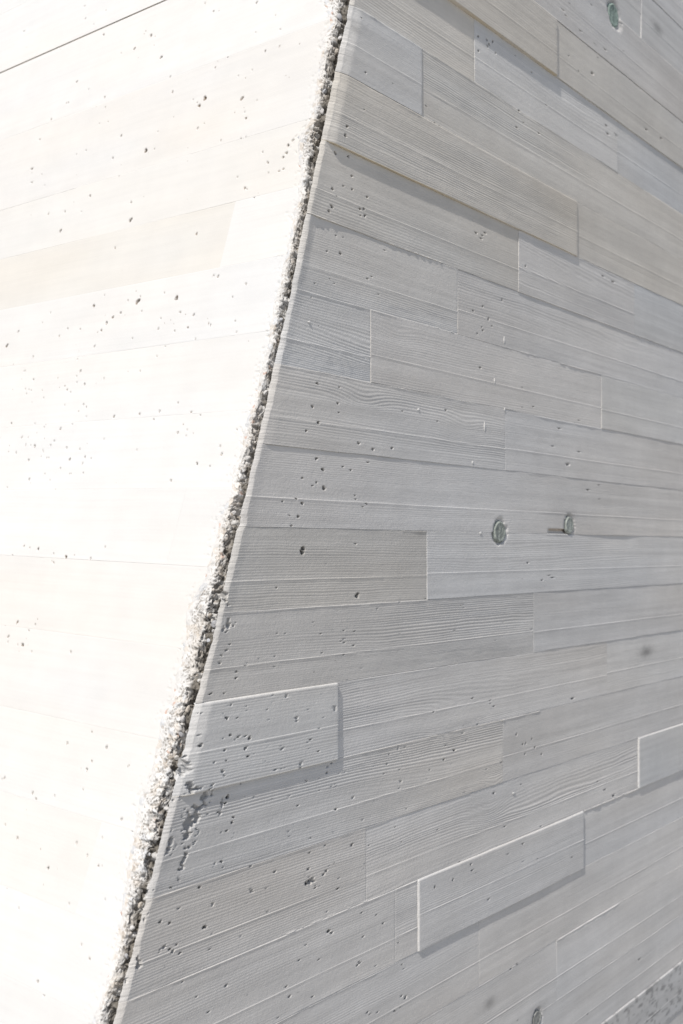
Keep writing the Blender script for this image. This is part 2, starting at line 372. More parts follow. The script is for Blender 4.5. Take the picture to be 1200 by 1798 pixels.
# pale fins of grout squeezed out along the joints: row below the joint, from x, to x (photo), height mm
JOINT_FINS = [(13, 1026, 1125, 2.0), (5, 518, 700, 1.0), (6, 490, 840, .6), (6, 940, 1058, .9), (8, 705, 753, 1.2), (8, 960, 1003, 1.2), (9, 390, 755, .7), (11, 594, 890, .9), (11, 880, 952, .9), (12, 268, 700, .8), (13, 226, 735, .8),
              (14, 480, 700, .7), (15, 979, 1090, .9), (15, 740, 980, .5), (1, 612, 990, .7), (2, 590, 742, .7), (3, 1010, 1120, .4), (4, 690, 805, .4), (7, 930, 1000, .5), (10, 590, 772, .5), (16, 940, 1200, .5), (0, 975, 1000, .8)]
JOINT_FINS = [(r_, on_right(a_, 965 + K[r_] * (2125.4 - a_))[0], on_right(b_, 965 + K[r_] * (2125.4 - b_))[0], h_ * .001) for r_, a_, b_, h_ in JOINT_FINS]
def smooth01(x): 
    x = np.clip(x, 0, 1); return x * x * (3 - 2 * x)

board_count = 0
for row, segs in ROWS.items():
    zt = row_z(K[row]); zb = row_z(K[row + 1])
    tprev = None
    for si, (xe, offs, gr, pitch, colr, finp, stain) in enumerate(segs):
        first = si == 0
        t1 = T_END if xe is None else on_right(xe, 900)[0]
        g = .00005
        z0 = zb + g; z1 = zt - g
        te_mid = float(t_edge(.5 * (z0 + z1)))
        seed = row * 7 + si * 3 + 40
        rb = np.random.default_rng(seed)
        tA = te_mid if first else tprev
        zmid = .5 * (z0 + z1)
        # part of the row that can be near or in the picture decides how fine the mesh is
        fz = zt - (zt - zb) * finp
        far = tA > .75
        dz = .0021 if far else .00145
        # distances along the board
        if first:
            d = [0, .0013, .0026, .004, .0055, .007, .0085, .010, .0115, .0125, .0135, .0145, .016, .019, .023]
            q = .028
        else:
            d = [g, g + .0008, g + .0016, g + .003, g + .0055]; q = g + .008
        Lb = t1 - tA
        while q < Lb - .004:
            d.append(q)
            tt = tA + q
            q += .003 if q < .22 else .0042 if tt < .7 else (.006 if tt < 1.2 else (.010 if tt < 2.3 else .03))
        d += [Lb - g - .0016, Lb - g - .0008, Lb - g]
        d = np.array(d)
        zr = zrows(z0, z1, dz, [fz])
        if first:
            te = t_edge(zr) 
            te = te + .0016 * fbm(zr * 90, zr * 0, 3, 3) + .0012 * fbm(zr * 420, zr * 0 + 5, 8, 2) + .011 * np.clip(fbm(zr * 30, zr * 0, 21, 3) - .28, 0, 1)
            stretch = (t1 - te)[:, None] / Lb
            s_ = d[None, :]
            wgt = smooth01((s_ - .03) / .05)
            X = te[:, None] + s_ * (1 - wgt) + s_ * stretch * wgt
            X[:, -1] = t1 - g
        else:
            X = np.repeat((tprev + d)[None, :], len(zr), 0)
        Z = np.repeat(zr[:, None], X.shape[1], 1)
        fv0 = (Z - z0) / (z1 - z0)
        Z = Z + .0011 * (fbm(X * 5, X * 0 + row * 3.3, 70, 3) * fv0 + fbm(X * 5, X * 0 + (row + 1) * 3.3, 70, 3) * (1 - fv0))
        X[:, -3:] += (.0011 * fbm(zr * 45, zr * 0 + row, si + 60, 3))[:, None]
        if not first: X[:, :5] += (.0011 * fbm(zr * 45, zr * 0 + row, si + 59, 3))[:, None]
        # offsets: bilinear plus slow warp, edges waver a little
        fu = np.clip((X - tA) / max(Lb if xe else 2.2, 1e-3), 0, 1); fv = fv0; Zg = z0 + fv0 * (z1 - z0)
        o = [v * .00102 for v in offs]
        H = (o[0] * (1 - fu) + o[1] * fu) * fv + (o[2] * (1 - fu) + o[3] * fu) * (1 - fv)
        if first:                       # every course comes back to one line at the arris
            wl = smooth01((X - te[:, None] - .004) / .034)
            H = H * wl - .0022 * (1 - wl)
        H = H + .00032 * fbm(X * 2.2, Z * 5, seed, 3)
        H = H + .0005 * fbm(X * 11, Z * 0, seed + 5, 3) * (1 - smooth01(fv * 6)) + .00028 * vn(X * 9, Z * 0, seed + 6) * smooth01((fv - .84) * 6)
        # wood grain pressed into the concrete
        lam = pitch * .00074
        ph = Z / lam + 1.3 * vn(X * 1.1, Z * 3, seed + 1) + .55 * vn(X * 3.1, Z * 14, seed + 2) + .2 * vn(X * 14, Z * 30, seed + 9) + .55 * vn(X * 1.6, Z * 75, seed + 12)
        slope = rb.uniform(-1.2, 1.2); ph = ph + slope * (X - tA) * 4 * .4
        # some boards show long cathedral arches
        if gr > .7:
            zc = z0 + (z1 - z0) * rb.uniform(.3, .7); tc_ = tA + Lb * rb.uniform(.2, .8) if xe else tA + .5
            ph = ph + 5.0 * np.exp(-((Z - zc) / .045) ** 2) * (1 / (1 + np.exp(-(X - tc_) / .09)))
        for kt, kz, ks in knots:
            rr = np.hypot((X - kt) / 2.6, Z - kz)
            ph = ph + ks * 5.5 * np.exp(-(rr / .028) ** 2)
        wv = np.sin(2 * np.pi * ph)
        wv = np.sign(wv) * np.abs(wv) ** .8
        amp = .00038 * gr * (.6 + .7 * vn(X * 1.4, Z * 26, seed + 3))
        # the fibres between the rings: finer, weaker
        fib = vn(X * 9, Z * 480, seed + 4)
        H = H + amp * wv + .00009 * fib * (.4 + .6 * gr) + .00006 * vn(X * 40, Z * 160, seed + 8)
        # thin fin left in the middle of the board where two planks met
        fh = .0006 * (1.0 + .6 * fbm(X * 12, Z * 0, seed + 11, 3)) * (0 if gr < .28 and far else 1)
        H = H + np.clip(fh, 0, 1) * np.where(Zg > fz, np.clip(1 - (Zg - fz) / .0012, 0, 1), np.clip(1 - (fz - Zg) / .006, 0, 1))
        H = H + .0001 * np.where(Zg < fz, 1, 0) * vn(X * .9, Z * 0, seed + 15)
        if row == 8 and not first:      # hollow under the joint beside the second tie hole
            th_, _ = on_right(1085, 937)
            H = H - .0026 * np.exp(-((X - th_) / .16) ** 2) * smooth01(1 - (z1 - Zg) / .05)
        for r_, ta_, tb_, h_ in JOINT_FINS:
            if r_ != row or tb_ < X.min() or ta_ > X.max(): continue
            on = smooth01((X - ta_) / .012) * smooth01((tb_ - X) / .012) * np.clip(.85 + .8 * fbm(X * 26, X * 0, row + 90, 3), .15, 1.5)
            wf = .0020 if far else .0013
            H = H + h_ * (1.6 if far else 1.1) * on * np.where(Zg > z1 - wf, np.clip((z1 - Zg) / wf, 0, 1), np.clip(1 - (z1 - wf - Zg) / .0055, 0, 1))
        # worn edges
        e_t = np.clip(1 - (z1 - Zg) / .0014, 0, 1); e_b = np.clip(1 - (Zg - z0) / .0014, 0, 1)
        H = H - .0006 * e_t ** 1.6 - .00012 * e_b ** 1.6
        if offs[0] > .5:          # proud boards have a softly rounded upper arris
            wb = .0027 + .0014 * fbm(X * 24, Z * 0, seed + 35, 3)
            H = H - .0028 * np.clip(1 - (z1 - Zg) / wb, 0, 1) ** 1.3
        H = H + .0005 * np.clip(vn(X * 55, Z * 0, seed + 31) - .25, 0, 1) * np.clip(1 - (z1 - Zg) / .003, 0, 1) * 1.6
        # drips and crumbs hanging at a joint
        if row in (0, 3, 4, 12): H = H + .0030 * np.clip(vn(X * 110, Z * 0, seed + 33) * .6 + vn(X * 7, Z * 0, seed + 34) - .55, 0, .5) * np.clip(1 - (Zg - z0) / .0022, 0, 1)
        if not first: H = H - (.0024 if offs[0] > .5 else .0004) * np.clip(1 - (X - tprev - g) / (.0030 if offs[0] > .5 else .0016), 0, 1)
        H = H - .0003 * np.clip(1 - (t1 - g - X) / .0016, 0, 1)
        if first:
            xx = X - te[:, None]; Wc = .0115 + .0022 * vn(Z * 14, Z * 0, 4)
            u = np.clip(Wc - xx, 0, 1)
            H = H - (.30 * u + .5 * 24 * u * u)
            H = H - .0006 * np.clip(fbm(X * 260, Z * 260, 9, 2), 0, 1) * smooth01(1 - xx / .03)
        # colour
        col = np.ones(X.shape + (3,)) * colr * (1 + rb.uniform(-.03, .03))
        big = fbm(X * 1.6, Z * 3, seed + 20, 3)[..., None]
        col = col * (1 + .085 * big) + .018 * np.array([1, .1, -1.1]) * fbm(X * 1.1, Z * 4, seed + 21, 3)[..., None]
        col = col * (1 + .06 * vn(X * 2.2, Z * 90, seed + 22)[..., None])
        if stain == 1:
            ora = np.clip(1 - (Zg - z0) / .0022, 0, 1) * (.35 + .65 * np.clip(.4 + vn(X * 5, Z * 0, seed + 50), 0, 1))
            col = col * (1 - .5 * ora[..., None]) + np.array([.50, .40, .22]) * .5 * ora[..., None]
        if stain == 2:
            sp = smooth01((fbm(X * 50, Z * 90, 60, 4) + .1 * vn(X * 8, Z * 20, 61) - .04) * 3) * smooth01((X - 1.0) / .5)
            col = col * (1 - .40 * sp[..., None])
        for t, z, a, b, k in stains_r:
            if t < X.min() - .05 or t > X.max() + .05 or abs(z - zmid) > .2: continue
            gq = k * np.exp(-(((X - t) / a) ** 2 + ((Z - z) / b) ** 2) * (1 + .4 * vn(X * 160, Z * 160, 3)))
            col = col * (1 - gq[..., None])
        pits_into(H, col, X, Z, pits_r, (.06, .058, .055), seed=row, width=1.1)  # near-black tint paints shade into the pits and over their lit walls
        for t, z, a, b, an, th in patches_r:
            if t < X.min() - .1 or t > X.max() + .1 or abs(z - zmid) > .25: continue
            gx = X - t; gz = Z - z
            u = gx * math.cos(an) + gz * math.sin(an); v = -gx * math.sin(an) + gz * math.cos(an)
            env = np.exp(-((u / a) ** 2 + (v / b) ** 2) * 1.2)
            nz = fbm(X * 150, Z * 150, int(abs(a) * 1e4) % 50, 3) * .5 + .3 * fbm(X * 50, Z * 50, 7, 2)
            nz = nz + .35 * (1 - np.abs(fbm(X * 70, Z * 70, 17, 3)) * 4) * env
            g_ = smooth01((env * .62 + nz - .50 - th * .4) * 7)
            H = H - .006 * g_
            col = col * (1 - .35 * g_[..., None])
        for t, z, rad in PLUG_HOLES:
            if t < X.min() - .05 or t > X.max() + .05 or abs(z - zmid) > .2: continue
            an = np.arctan2(Z - z, X - t)
            rr = np.hypot(X - t, Z - z) / (rad * (.98 + .12 * vn(an * 3, an * 0, int(t * 10)) + .08 * vn(an * 9, an * 0, 2)))
            g_ = 1 / (1 + np.exp((rr - 1) * 22))
            H = H - .007 * g_
            ring = np.exp(-((rr - .98) / .10) ** 2)
            col = col * (1 - .2 * ring[..., None] * (.6 + .4 * vn(X * 300, Z * 300, 5)[..., None]))
        if row in (7, 8):
            tS0, zS, tS1, _ = SLOT
            g_ = smooth01((X - tS0) / .01) * smooth01((tS1 - X) / .01) * smooth01((Z - (zt if row == 8 else zb) + (.004 if row == 8 else 0)) / .002) * smooth01(((zb if row == 7 else zt) + .016 - Z) / .003)
            if row == 7:
                H = H - .009 * g_
                rust = g_ * smooth01((Z - zb - .006) / .006)
                col = col * (1 - .5 * rust[..., None]) + np.array([.30, .20, .10]) * .5 * rust[..., None]
        cx = float(X.mean()); cz = float(zmid)
        me = field_mesh('cast_board', X - cx, Z - cz, H, np.clip(col, .02, .85), .022, skirt_left=(.028, .010) if first else None)
        o_ = link('cast_board', me, M_SH, wall_r, (cx, 0, cz))
        if (row, si) == (10, 0): o_['label'] = 'short raised board mark ending at the broken corner'
        if (row, si) == (13, 2): o_['label'] = 'raised board mark with pale rim on its top and left'
        tprev = t1
        board_count += 1

# core of the shaded wall behind the boards
zz = np.linspace(-.02, 4.4, 40)
tv = t_edge(zz)
V = []; 
for z, t in zip(zz, tv):
    V += [(t + .03, .020, z), (5.0, .020, z), (t + .30, .30, z), (5.0, .30, z)]
Q = []
for i in range(len(zz) - 1):
    a = 4 * i; b = a + 4
    Q += [(a, a + 1, b + 1, b), (a + 2, a, b, b + 2), (a + 3, a + 2, b + 2, b + 3), (a + 1, a + 3, b + 3, b + 1)]
Q += [(0, 2, 3, 1), (4 * 39, 4 * 39 + 1, 4 * 39 + 3, 4 * 39 + 2)]
link('wall_core', make_mesh('wall_core', V, Q, np.tile(GREY, (len(V), 1)), False), M_CORE, wall_r)

# tie hole plugs: domed grout discs with a brushed face
def plug(t, z, rad, tint):
    nr, na = 9, 30
    V = [(0, -.0008, 0)]; colr = [tint]
    for i in range(1, nr + 1):
        f = i / nr
        for j in range(na):
            a = 2 * math.pi * j / na
            rr = rad * .86 * f * (1 + .07 * float(vn(j * .9, i * .3, int(t * 7))) * f)
            x = rr * math.cos(a); zz_ = rr * math.sin(a)
            h = .0009 * float(vn(x * 900 + t * 50, zz_ * 120, 4)) - (.006 if i == nr else 0) + .0012 * (f > .75) * (f < .95)
            V.append((x, -h, zz_))
            k = .82 + .35 * float(vn(x * 700 + t * 31, zz_ * 70, 6)) 
            colr.append(np.array(tint) * k)
    tri = []
    Q = []
    for j in range(na):
        a = 1 + j; b = 1 + (j + 1) % na
        Q.append((0, a, b, b))
    me = bpy.data.meshes.new('tie_plug')
    faces = [(0, 1 + j, 1 + (j + 1) % na) for j in range(na)]
    for i in range(nr - 1):
        for j in range(na):
            a = 1 + i * na + j; b = 1 + i * na + (j + 1) % na
            faces.append((a, a + na, b + na, b))
    me.from_pydata([tuple(v) for v in V], [], faces)
    me.polygons.foreach_set('use_smooth', [True] * len(faces))
    ca = me.attributes.new('tint', 'FLOAT_COLOR', 'POINT')
    c4 = np.ones((len(V), 4), np.float32); c4[:, :3] = np.array(colr)
    ca.data.foreach_set('color', c4.ravel())
    me.update()
    return me
for (t, z, rad), tint, dep, lab in zip(PLUG_HOLES, [(.34, .37, .34), (.40, .43, .40), (.29, .365, .33), (.33, .335, .32)], [.003, .002, .002, .004],
                                  ['grey-green tie hole plug with ragged dark rim', 'pale grey-green tie hole plug beside a rusty slot', None, None]):
    o = link('tie_plug', plug(t, z, rad, tint), M_SH, wall_r, (t, dep, z))
    if lab: o['label'] = lab

# small crumbs of grout standing off the shaded face
def crumb(h_, w_, d_, seed):
    rb = np.random.default_rng(seed)
    V = []; na = 8; lev = [(-1, .3), (-.5, .8), (.1, 1), (.6, .6), (1, .15)]
    for f, k in lev:
        for j in range(na):
            a = 2 * math.pi * j / na
            V.append((w_ * k * math.cos(a) * rb.uniform(.8, 1.2), -d_ * k * math.sin(a) * rb.uniform(.8, 1.2), f * h_))
    Q = []
    for i in range(len(lev) - 1):
        for j in range(na):
            a = i * na + j; b = i * na + (j + 1) % na
            Q.append((a, b, b + na, a + na))
    return make_mesh('grout_crumb', V, Q, np.tile(LIGHT, (len(V), 1)))
for i, (x, y, hh, ww) in enumerate([(853, 748, 11, 2.5), (887, 596, 8, 1.2), (870, 668, 6, 1.0), (936, 1524, 4, 2.5), (888, 718, 4, 2), (832, 812, 4, 3), (846, 936, 3, 4), (904, 1393, 3, 5), (545, 565, 3, 3), (737, 719, 3, 4), (886, 1517, 4, 2)]):
    t, z = on_right(x, y); s = WALL_R_SCALE(x)
    link('grout_crumb', crumb(hh / s * .8, ww / s * 1.2, .0014, i), M_SH, wall_r, (t, .0022, z))

# ------------------------------------------------------------------ sunlit wall
WHITE = np.array([.566, .563, .555]); CREAM = np.array([.545, .531, .503]); PALE = np.array([.560, .550, .534])
RUB_PX = [(573, 3), (582, 42), (567, 72), (563, 113), (553, 167), (547, 212), (530, 238), (525, 263), (533, 297), (525, 340), (510, 420), (495, 490), (482, 531), (474, 592), (460, 654),
          (447, 711), (433, 747), (427, 780), (420, 807), (411, 833), (407, 870), (391, 900), (384, 927), (372, 975), (360, 1012), (332, 1067), (327, 1110), (316, 1164), (306, 1213), (284, 1266), (273, 1337),
          (258, 1380), (242, 1426), (234, 1480), (226, 1533), (214, 1600), (204, 1666), (188, 1733), (166, 1781)]
aw = np.array([on_left(x, y) for x, y in RUB_PX]); aw = aw[np.argsort(aw[:, 1])]
ae = np.array([on_left(x, y) for x, y in EDGE_PX]); ae = ae[np.argsort(ae[:, 1])]
def a_rub(b): return np.interp(b, aw[:, 1], aw[:, 0])
_pa = np.polyfit(_b, _a, 1)
def a_corner(b): return np.polyval(_pa, b)
def a_edge(b): return a_corner(b) + .0095
b_lo = float(ae[0, 1]) - .12; b_hi = float(ae[-1, 1]) + .12
def ragged(b):
    return a_rub(b) - .005 + .009 * fbm(b * 26, b * 0, 2, 4)
PITS_L = [(283, 100, 4, 8), (236, 85, 3, 7), (265, 62, 3.6, 6), (182, 60, 3, 5), (135, 143, 3, 7), (256, 264, 4.5, 6), (198, 277, 2.6, 6), (229, 386, 4.5, 8), (230, 355, 2.4, 6), (158, 343, 3, 7), (85, 375, 2.4, 6), (106, 405, 3.6, 6), (114, 371, 2.2, 5),
          (242, 529, 6, 5), (310, 523, 4.2, 5), (165, 537, 3.6, 8), (212, 549, 3, 7), (198, 557, 2.8, 7), (187, 567, 3, 8), (178, 580, 2.6, 7), (32, 582, 3, 7), (12, 607, 4, 7), (58, 626, 2.2, 6), (119, 577, 2, 6), (166, 608, 2.2, 6), (141, 578, 2, 6), (104, 590, 2, 5), (316, 548, 2.6, 6), (340, 553, 2.4, 6), (278, 577, 2, 6), (330, 575, 2, 6),
          (141, 651, 2.4, 7), (148, 675, 2.4, 7), (118, 684, 2, 6), (146, 710, 2.4, 7), (106, 753, 2.4, 7), (61, 783, 3.2, 7), (50, 808, 2.6, 7), (122, 807, 3, 7), (45, 781, 2, 6), (89, 782, 2, 6), (78, 833, 2, 6), (51, 842, 2.4, 6), (20, 743, 1.8, 5), (146, 831, 2, 6), (140, 788, 2, 6), (149, 803, 1.8, 6), (106, 822, 2, 6), (95, 774, 2, 6), (38, 768, 2, 6), (28, 795, 2, 6), (117, 786, 2, 6),
          (245, 727, 2.4, 6), (280, 722, 2, 6), (200, 731, 2, 6), (270, 736, 2, 6), (336, 723, 2, 6), (312, 760, 2, 6), (346, 814, 2.2, 6), (300, 843, 2.2, 6), (387, 783, 2, 6), (389, 797, 2, 6),
          (42, 959, 2, 6), (52, 962, 2, 6), (67, 964, 2.4, 6), (116, 978, 3.4, 6), (94, 973, 2, 6), (159, 981, 2, 6), (94, 988, 2, 5), (22, 975, 1.6, 5), (30, 1094, 2, 6), (38, 1132, 2.2, 6), (31, 1092, 2, 6), (14, 1118, 2.4, 7), (40, 1133, 2, 6), (124, 1145, 2, 6),
          (118, 1305, 2, 6), (187, 1313, 2.4, 6), (152, 1352, 2, 6), (8, 1366, 2.6, 7), (57, 1392, 2.2, 6), (63, 1403, 1.8, 6), (161, 1337, 2, 5), (226, 1345, 2, 6), (213, 1439, 2, 6), (9, 1448, 2, 6), (30, 1472, 2, 6), (84, 1525, 2, 6), (134, 1481, 1.8, 6), (173, 1520, 1.8, 6), (66, 1724, 1.8, 6), (153, 1503, 1.8, 5),
          (345, 410, 2.2, 6), (202, 435, 2, 6), (375, 484, 2.2, 6), (383, 485, 2, 6), (432, 498, 2.2, 6), (430, 330, 2.4, 6), (417, 310, 2, 6), (490, 300, 2, 6), (492, 51, 2, 6), (491, 81, 2, 6), (466, 89, 2, 6), (378, 118, 2.2, 6), (299, 134, 2.4, 6), (303, 161, 2.4, 6), (432, 207, 2.6, 5), (347, 225, 2.4, 6), (213, 238, 2.4, 6), (184, 170, 2.2, 6), (185, 188, 2.4, 6), (117, 180, 2.2, 6), (120, 180, 2, 6), (90, 209, 2.4, 6), (56, 296, 2.6, 6), (57, 302, 2, 5), (360, 172, 5, 2.5), (350, 185, 4.5, 2.5), (425, 172, 4.5, 3),
          (506, 255, 3, 6), (503, 268, 3, 6), (497, 276, 3, 6), (514, 246, 2.4, 5), (470, 285, 2.4, 5), (498, 296, 2.4, 5), (360, 5, 2, 6), (375, 19, 2.4, 6), (451, 4, 2.6, 7), (148, 10, 2, 5), (42, 54, 2, 6), (150, 32, 2.4, 5)]
pits_l = []
SC_L = F / 2.15
for x, y, rp, dp in PITS_L:
    a, b = on_left(x, y); pits_l.append((a, b, rp / SC_L * .68, dp * .001 * 1.3))
rp_ = np.random.default_rng(3)
for cx, cy, n_, sx, sy in [(90, 780, 46, 45, 45), (70, 680, 22, 40, 30), (230, 560, 26, 80, 40), (60, 290, 22, 50, 30), (200, 250, 26, 90, 70), (260, 60, 16, 120, 40), (430, 250, 20, 60, 50), (350, 560, 16, 50, 40), (40, 1120, 14, 20, 30), (110, 970, 12, 60, 10), (330, 770, 12, 50, 30), (150, 1400, 16, 80, 90), (120, 1600, 14, 80, 90), (480, 120, 18, 40, 60)]:
    for _ in range(n_):
        x = cx + rp_.normal(0, sx); y = cy + rp_.normal(0, sy)
        a, b = on_left(x, y); pits_l.append((a, b, rp_.uniform(.5, 1.0) / SC_L, .005))
KL = [.56, .50, .4402, .37, .2978, .2473, .195, .136, .0734, .0091, -.0578, -.13, -.2137, -.3017, -.3983, -.49, -.57]
SEGL = {2: [(330, WHITE, .1)], 3: [(None, PALE, .1)], 4: [(None, CREAM * .5 + WHITE * .5, -.2)], 5: [(400, CREAM, -.5)], 6: [(None, WHITE, .2)], 7: [(None, WHITE, .1)], 8: [(None, WHITE, 0)],
        9: [(310, WHITE, .2)], 10: [(None, PALE, 0)], 11: [(None, PALE, -.1)], 12: [(None, CREAM * .3 + WHITE * .7, 0)], 13: [(155, CREAM * .45 + WHITE * .55, -.2)], 14: [(None, WHITE, .1)], 15: [(None, WHITE, .0)]}
A_END = 1.75
def bl(k):
    y = 875.9 + k * (-1699.9 - 300)
    return on_left(300, y)[1]
for i in range(len(KL) - 1):
    bt = bl(KL[i]); bb = bl(KL[i + 1])
    if i == 2: bt -= .0028
    if i == 1: bb += .0028
    spec = SEGL.get(i, [(None, WHITE, 0)])
    segs = []
    xs, colr, of = spec[0]
    if xs is None: segs = [(None, None, colr, of)]
    else:
        asplit = on_left(xs, 875.9 + (KL[i] + KL[i + 1]) * .5 * (-1699.9 - xs))[0]
        segs = [(None, asplit, WHITE, .1), (asplit, None, colr, of)]
    for a0, a1, colr, of in segs:
        seed = i * 5 + 3
        g = .00004
        zr = np.concatenate([[bb + g, bb + g + .0008, bb + g + .0018], np.linspace(bb + .004, bt - .004, max(6, int((bt - bb) / .0027))), [bt - g - .0018, bt - g - .0008, bt - g]])
        st = (ragged(zr) - .014) if a0 is None else np.full(len(zr), a0 + g)
        en = A_END if a1 is None else a1 - g
        Lb = en - st.min()
        d = []; q = 0
        while q < Lb - .002:
            d.append(q); q += .0026 if q < 1.0 else .006
        d.append(Lb)
        f = np.array(d) / Lb
        X = st[:, None] + (en - st)[:, None] * f[None, :]
        Z = np.repeat(zr[:, None], X.shape[1], 1)
        fv = (Z - bb) / (bt - bb)
        H = bend(Z) + of * .0006 + .0003 * fbm(X * 2, Z * 5, seed, 3)
        ph = Z / .0075 + 1.4 * vn(X * 1.2, Z * 3, seed + 1) + .5 * vn(X * 3, Z * 14, seed + 2)
        H = H + .00005 * np.sin(2 * np.pi * ph) * (.5 + vn(X * 1.3, Z * 20, seed + 4)) + .00004 * vn(X * 9, Z * 300, seed + 5)
        H = H - .00012 * np.clip(1 - (bt - g - Z) / .0018, 0, 1) - .00012 * np.clip(1 - (Z - bb - g) / .0018, 0, 1)
        H = H + .0010 * np.clip(vn(X * 45, Z * 0, seed + 8) - .55, 0, 1) * np.clip(1 - (Z - bb) / .004, 0, 1)
        edge = ragged(Z) + .0045 * fbm(X * 130, Z * 130, 5, 3)
        drop = smooth01((edge - X) / .006)
        H = H - .030 * drop - .0012 * smooth01((edge + .016 - X) / .02) * (1 + fbm(X * 160, Z * 160, 6, 3))
        # crumbling pits close to the broken arris
        near = smooth01((edge + .05 - X) / .05)
        H = H - .004 * smooth01((fbm(X * 210, Z * 210, 12, 3) - .62 + .34 * near) * 7) * near
        col = np.ones(X.shape + (3,)) * colr
        col = col * (1 + .03 * fbm(X * 2, Z * 4, seed + 20, 3)[..., None]) + .013 * np.array([1, .15, -1]) * fbm(X * 2.2, Z * 6, seed + 24, 3)[..., None]
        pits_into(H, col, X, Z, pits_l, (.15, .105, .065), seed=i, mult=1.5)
        cx = float(X.mean()); cz = .5 * (bb + bt)
        me = field_mesh('cast_board', X - cx, Z - cz, H, np.clip(col, .02, .86), .034 - float(_d.min()), flip=False)
        link('cast_board', me, M_SUN, wall_l, (cx, 0, cz))
# brown filled joint running through the face
bj = bl(KL[2])
nseg = 60
V = []; cl = []
for j in range(nseg + 1):
    a = .02 + (A_END - .02) * j / nseg
    for y_, dz_ in ((.0030, -.0032), (.0018 + .0012 * float(vn(a * 60, 0, 2)), 0), (.0030, .0032)):
        V.append((a, y_, dz_)); cl.append(np.array([.19, .15, .115]) * (1 + .4 * float(vn(a * 40, dz_ * 100, 5))))
Q = []
for j in range(nseg):
    for k in range(2):
        a = j * 3 + k; Q.append((a, a + 3, a + 4, a + 1))
link('joint_filler', make_mesh('joint_filler', V, Q, np.array(cl)), M_RUB, wall_l, (0, -float(bend(bj)), bj))
link('wall_core', box_mesh('wall_core', .05, 4.0, .035 - float(_d.min()), .34, -.05, 4.5, WHITE), M_CORE, wall_l)

# broken arris: crumbled concrete between the two faces
nb = int((b_hi - b_lo) / .0015); nf = 200; na = 120
bz = np.linspace(b_lo, b_hi, nb)
ea = a_edge(bz); wa = ragged(bz)
f = np.linspace(0, 1, nf)[None, :]
st = ea[:, None] + .0025; en = np.maximum(wa[:, None] + .022, st + .03)
X = st + (en - st) * f ** 1.25
Z = np.repeat(bz[:, None], nf, 1)
E_ = ea[:, None]; W_ = np.maximum(wa[:, None], E_ + .012)
# a crumbled slope, then a deep irregular crack beside the thin lip of the shaded face
wander = .0050 * fbm(Z * 42, Z * 0, 5, 3) + .0026 * vn(Z * 150, Z * 0, 6)
cw = np.minimum(.029, .68 * (W_ - E_)) + wander
s = (X - E_) / np.maximum(W_ - E_, .01)
H = -(.0065 + .003 * vn(Z * 12, Z * 0, 3)) * np.clip(1 - s, 0, 1.2) ** 1.1
crack = smooth01((E_ + cw - X) / .008 + .5)
dep = .030 + .014 * vn(Z * 34, Z * 0, 7) - .020 * smooth01((vn(Z * 55, Z * 0, 27) - .15) * 3)
H = H - np.clip(dep, .008, .06) * crack
# even steps along the profile, then lumps pushed out along its normal
S = np.concatenate([np.zeros((nb, 1)), np.cumsum(np.hypot(np.diff(X, axis=1), np.diff(H, axis=1)), 1)], 1)
X2 = np.empty((nb, na)); H2 = np.empty((nb, na)); S2 = np.empty((nb, na)); C2 = np.empty((nb, na))
for j in range(nb):
    q = np.linspace(0, S[j, -1], na)
    X2[j] = np.interp(q, S[j], X[j]); H2[j] = np.interp(q, S[j], H[j]); C2[j] = np.interp(q, S[j], crack[j])
    S2[j] = q - S[j, -1]
X, H, S, crack = X2, H2, S2, C2
Z = np.repeat(bz[:, None], na, 1)
s = (X - E_) / np.maximum(W_ - E_, .01)
dX = np.gradient(X, axis=1); dH = np.gradient(H, axis=1); dl = np.hypot(dX, dH) + 1e-9
nx, nh = -dH / dl, dX / dl
am = np.clip(1.2 - s, .12, 1)
f1, f2, idv = worley(S * 75, Z * 75, 1)
g1, g2, idw = worley(S * 170, Z * 170, 4)
h1, h2, idx_ = worley(S * 330, Z * 330, 8)
dome = lambda q: np.sqrt(np.clip(1 - (q / .8) ** 2, 0, 1)) - .6
big = smooth01(vn(Z * 16, S * 10, 51) * 1.6 + .3)
P = .0085 * dome(f1) * (idv > .45) * big + .0036 * dome(g1) * (.3 + idw) + .0020 * dome(h1) * (.4 + idx_)
P = P + .0062 * fbm(S * 60, Z * 60, 14, 5) + .0016 * fbm(S * 330, Z * 330, 15, 2)
pit = smooth01((vn(S * 105, Z * 105, 19) - .34) * 5) + .7 * smooth01((vn(S * 230, Z * 230, 23) - .42) * 5)
pit = pit * np.clip(1.15 - .75 * s, 0, 1)
P = P - .010 * pit
P = P * am
X = X + nx * np.clip(P, -.02, .006); H = H + nh * P
H = np.minimum(H, .0012) - .0045 * smooth01((X - W_ - .004) / .014) + bend(Z)
X = np.maximum(X, E_ + .0015)
col = np.ones(X.shape + (3,)) * np.array([.55, .542, .53])
tan_ = np.array([.50, .43, .35]); blue = np.array([.43, .46, .50]); red = np.array([.45, .25, .17]); br = np.array([.34, .29, .24])
def mixc(col, c, m): return col * (1 - m[..., None]) + c * m[..., None]
up = smooth01((Z - (b_lo + .9)) / .9)
col = mixc(col, tan_, (.38 * ((idv > .35) & (idv < .47))))
col = mixc(col, blue, (.4 * ((idv > .6) & (idv < .70))))
col = mixc(col, br, (.5 * ((idw > .82) & (idw < .88))))
col = mixc(col, red, (.6 * (idw > .988)))
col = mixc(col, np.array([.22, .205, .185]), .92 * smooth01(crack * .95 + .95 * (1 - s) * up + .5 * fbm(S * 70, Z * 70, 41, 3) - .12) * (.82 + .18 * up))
col = mixc(col, np.array([.20, .185, .165]), .7 * ((idx_ > .80) & (s < .9)))
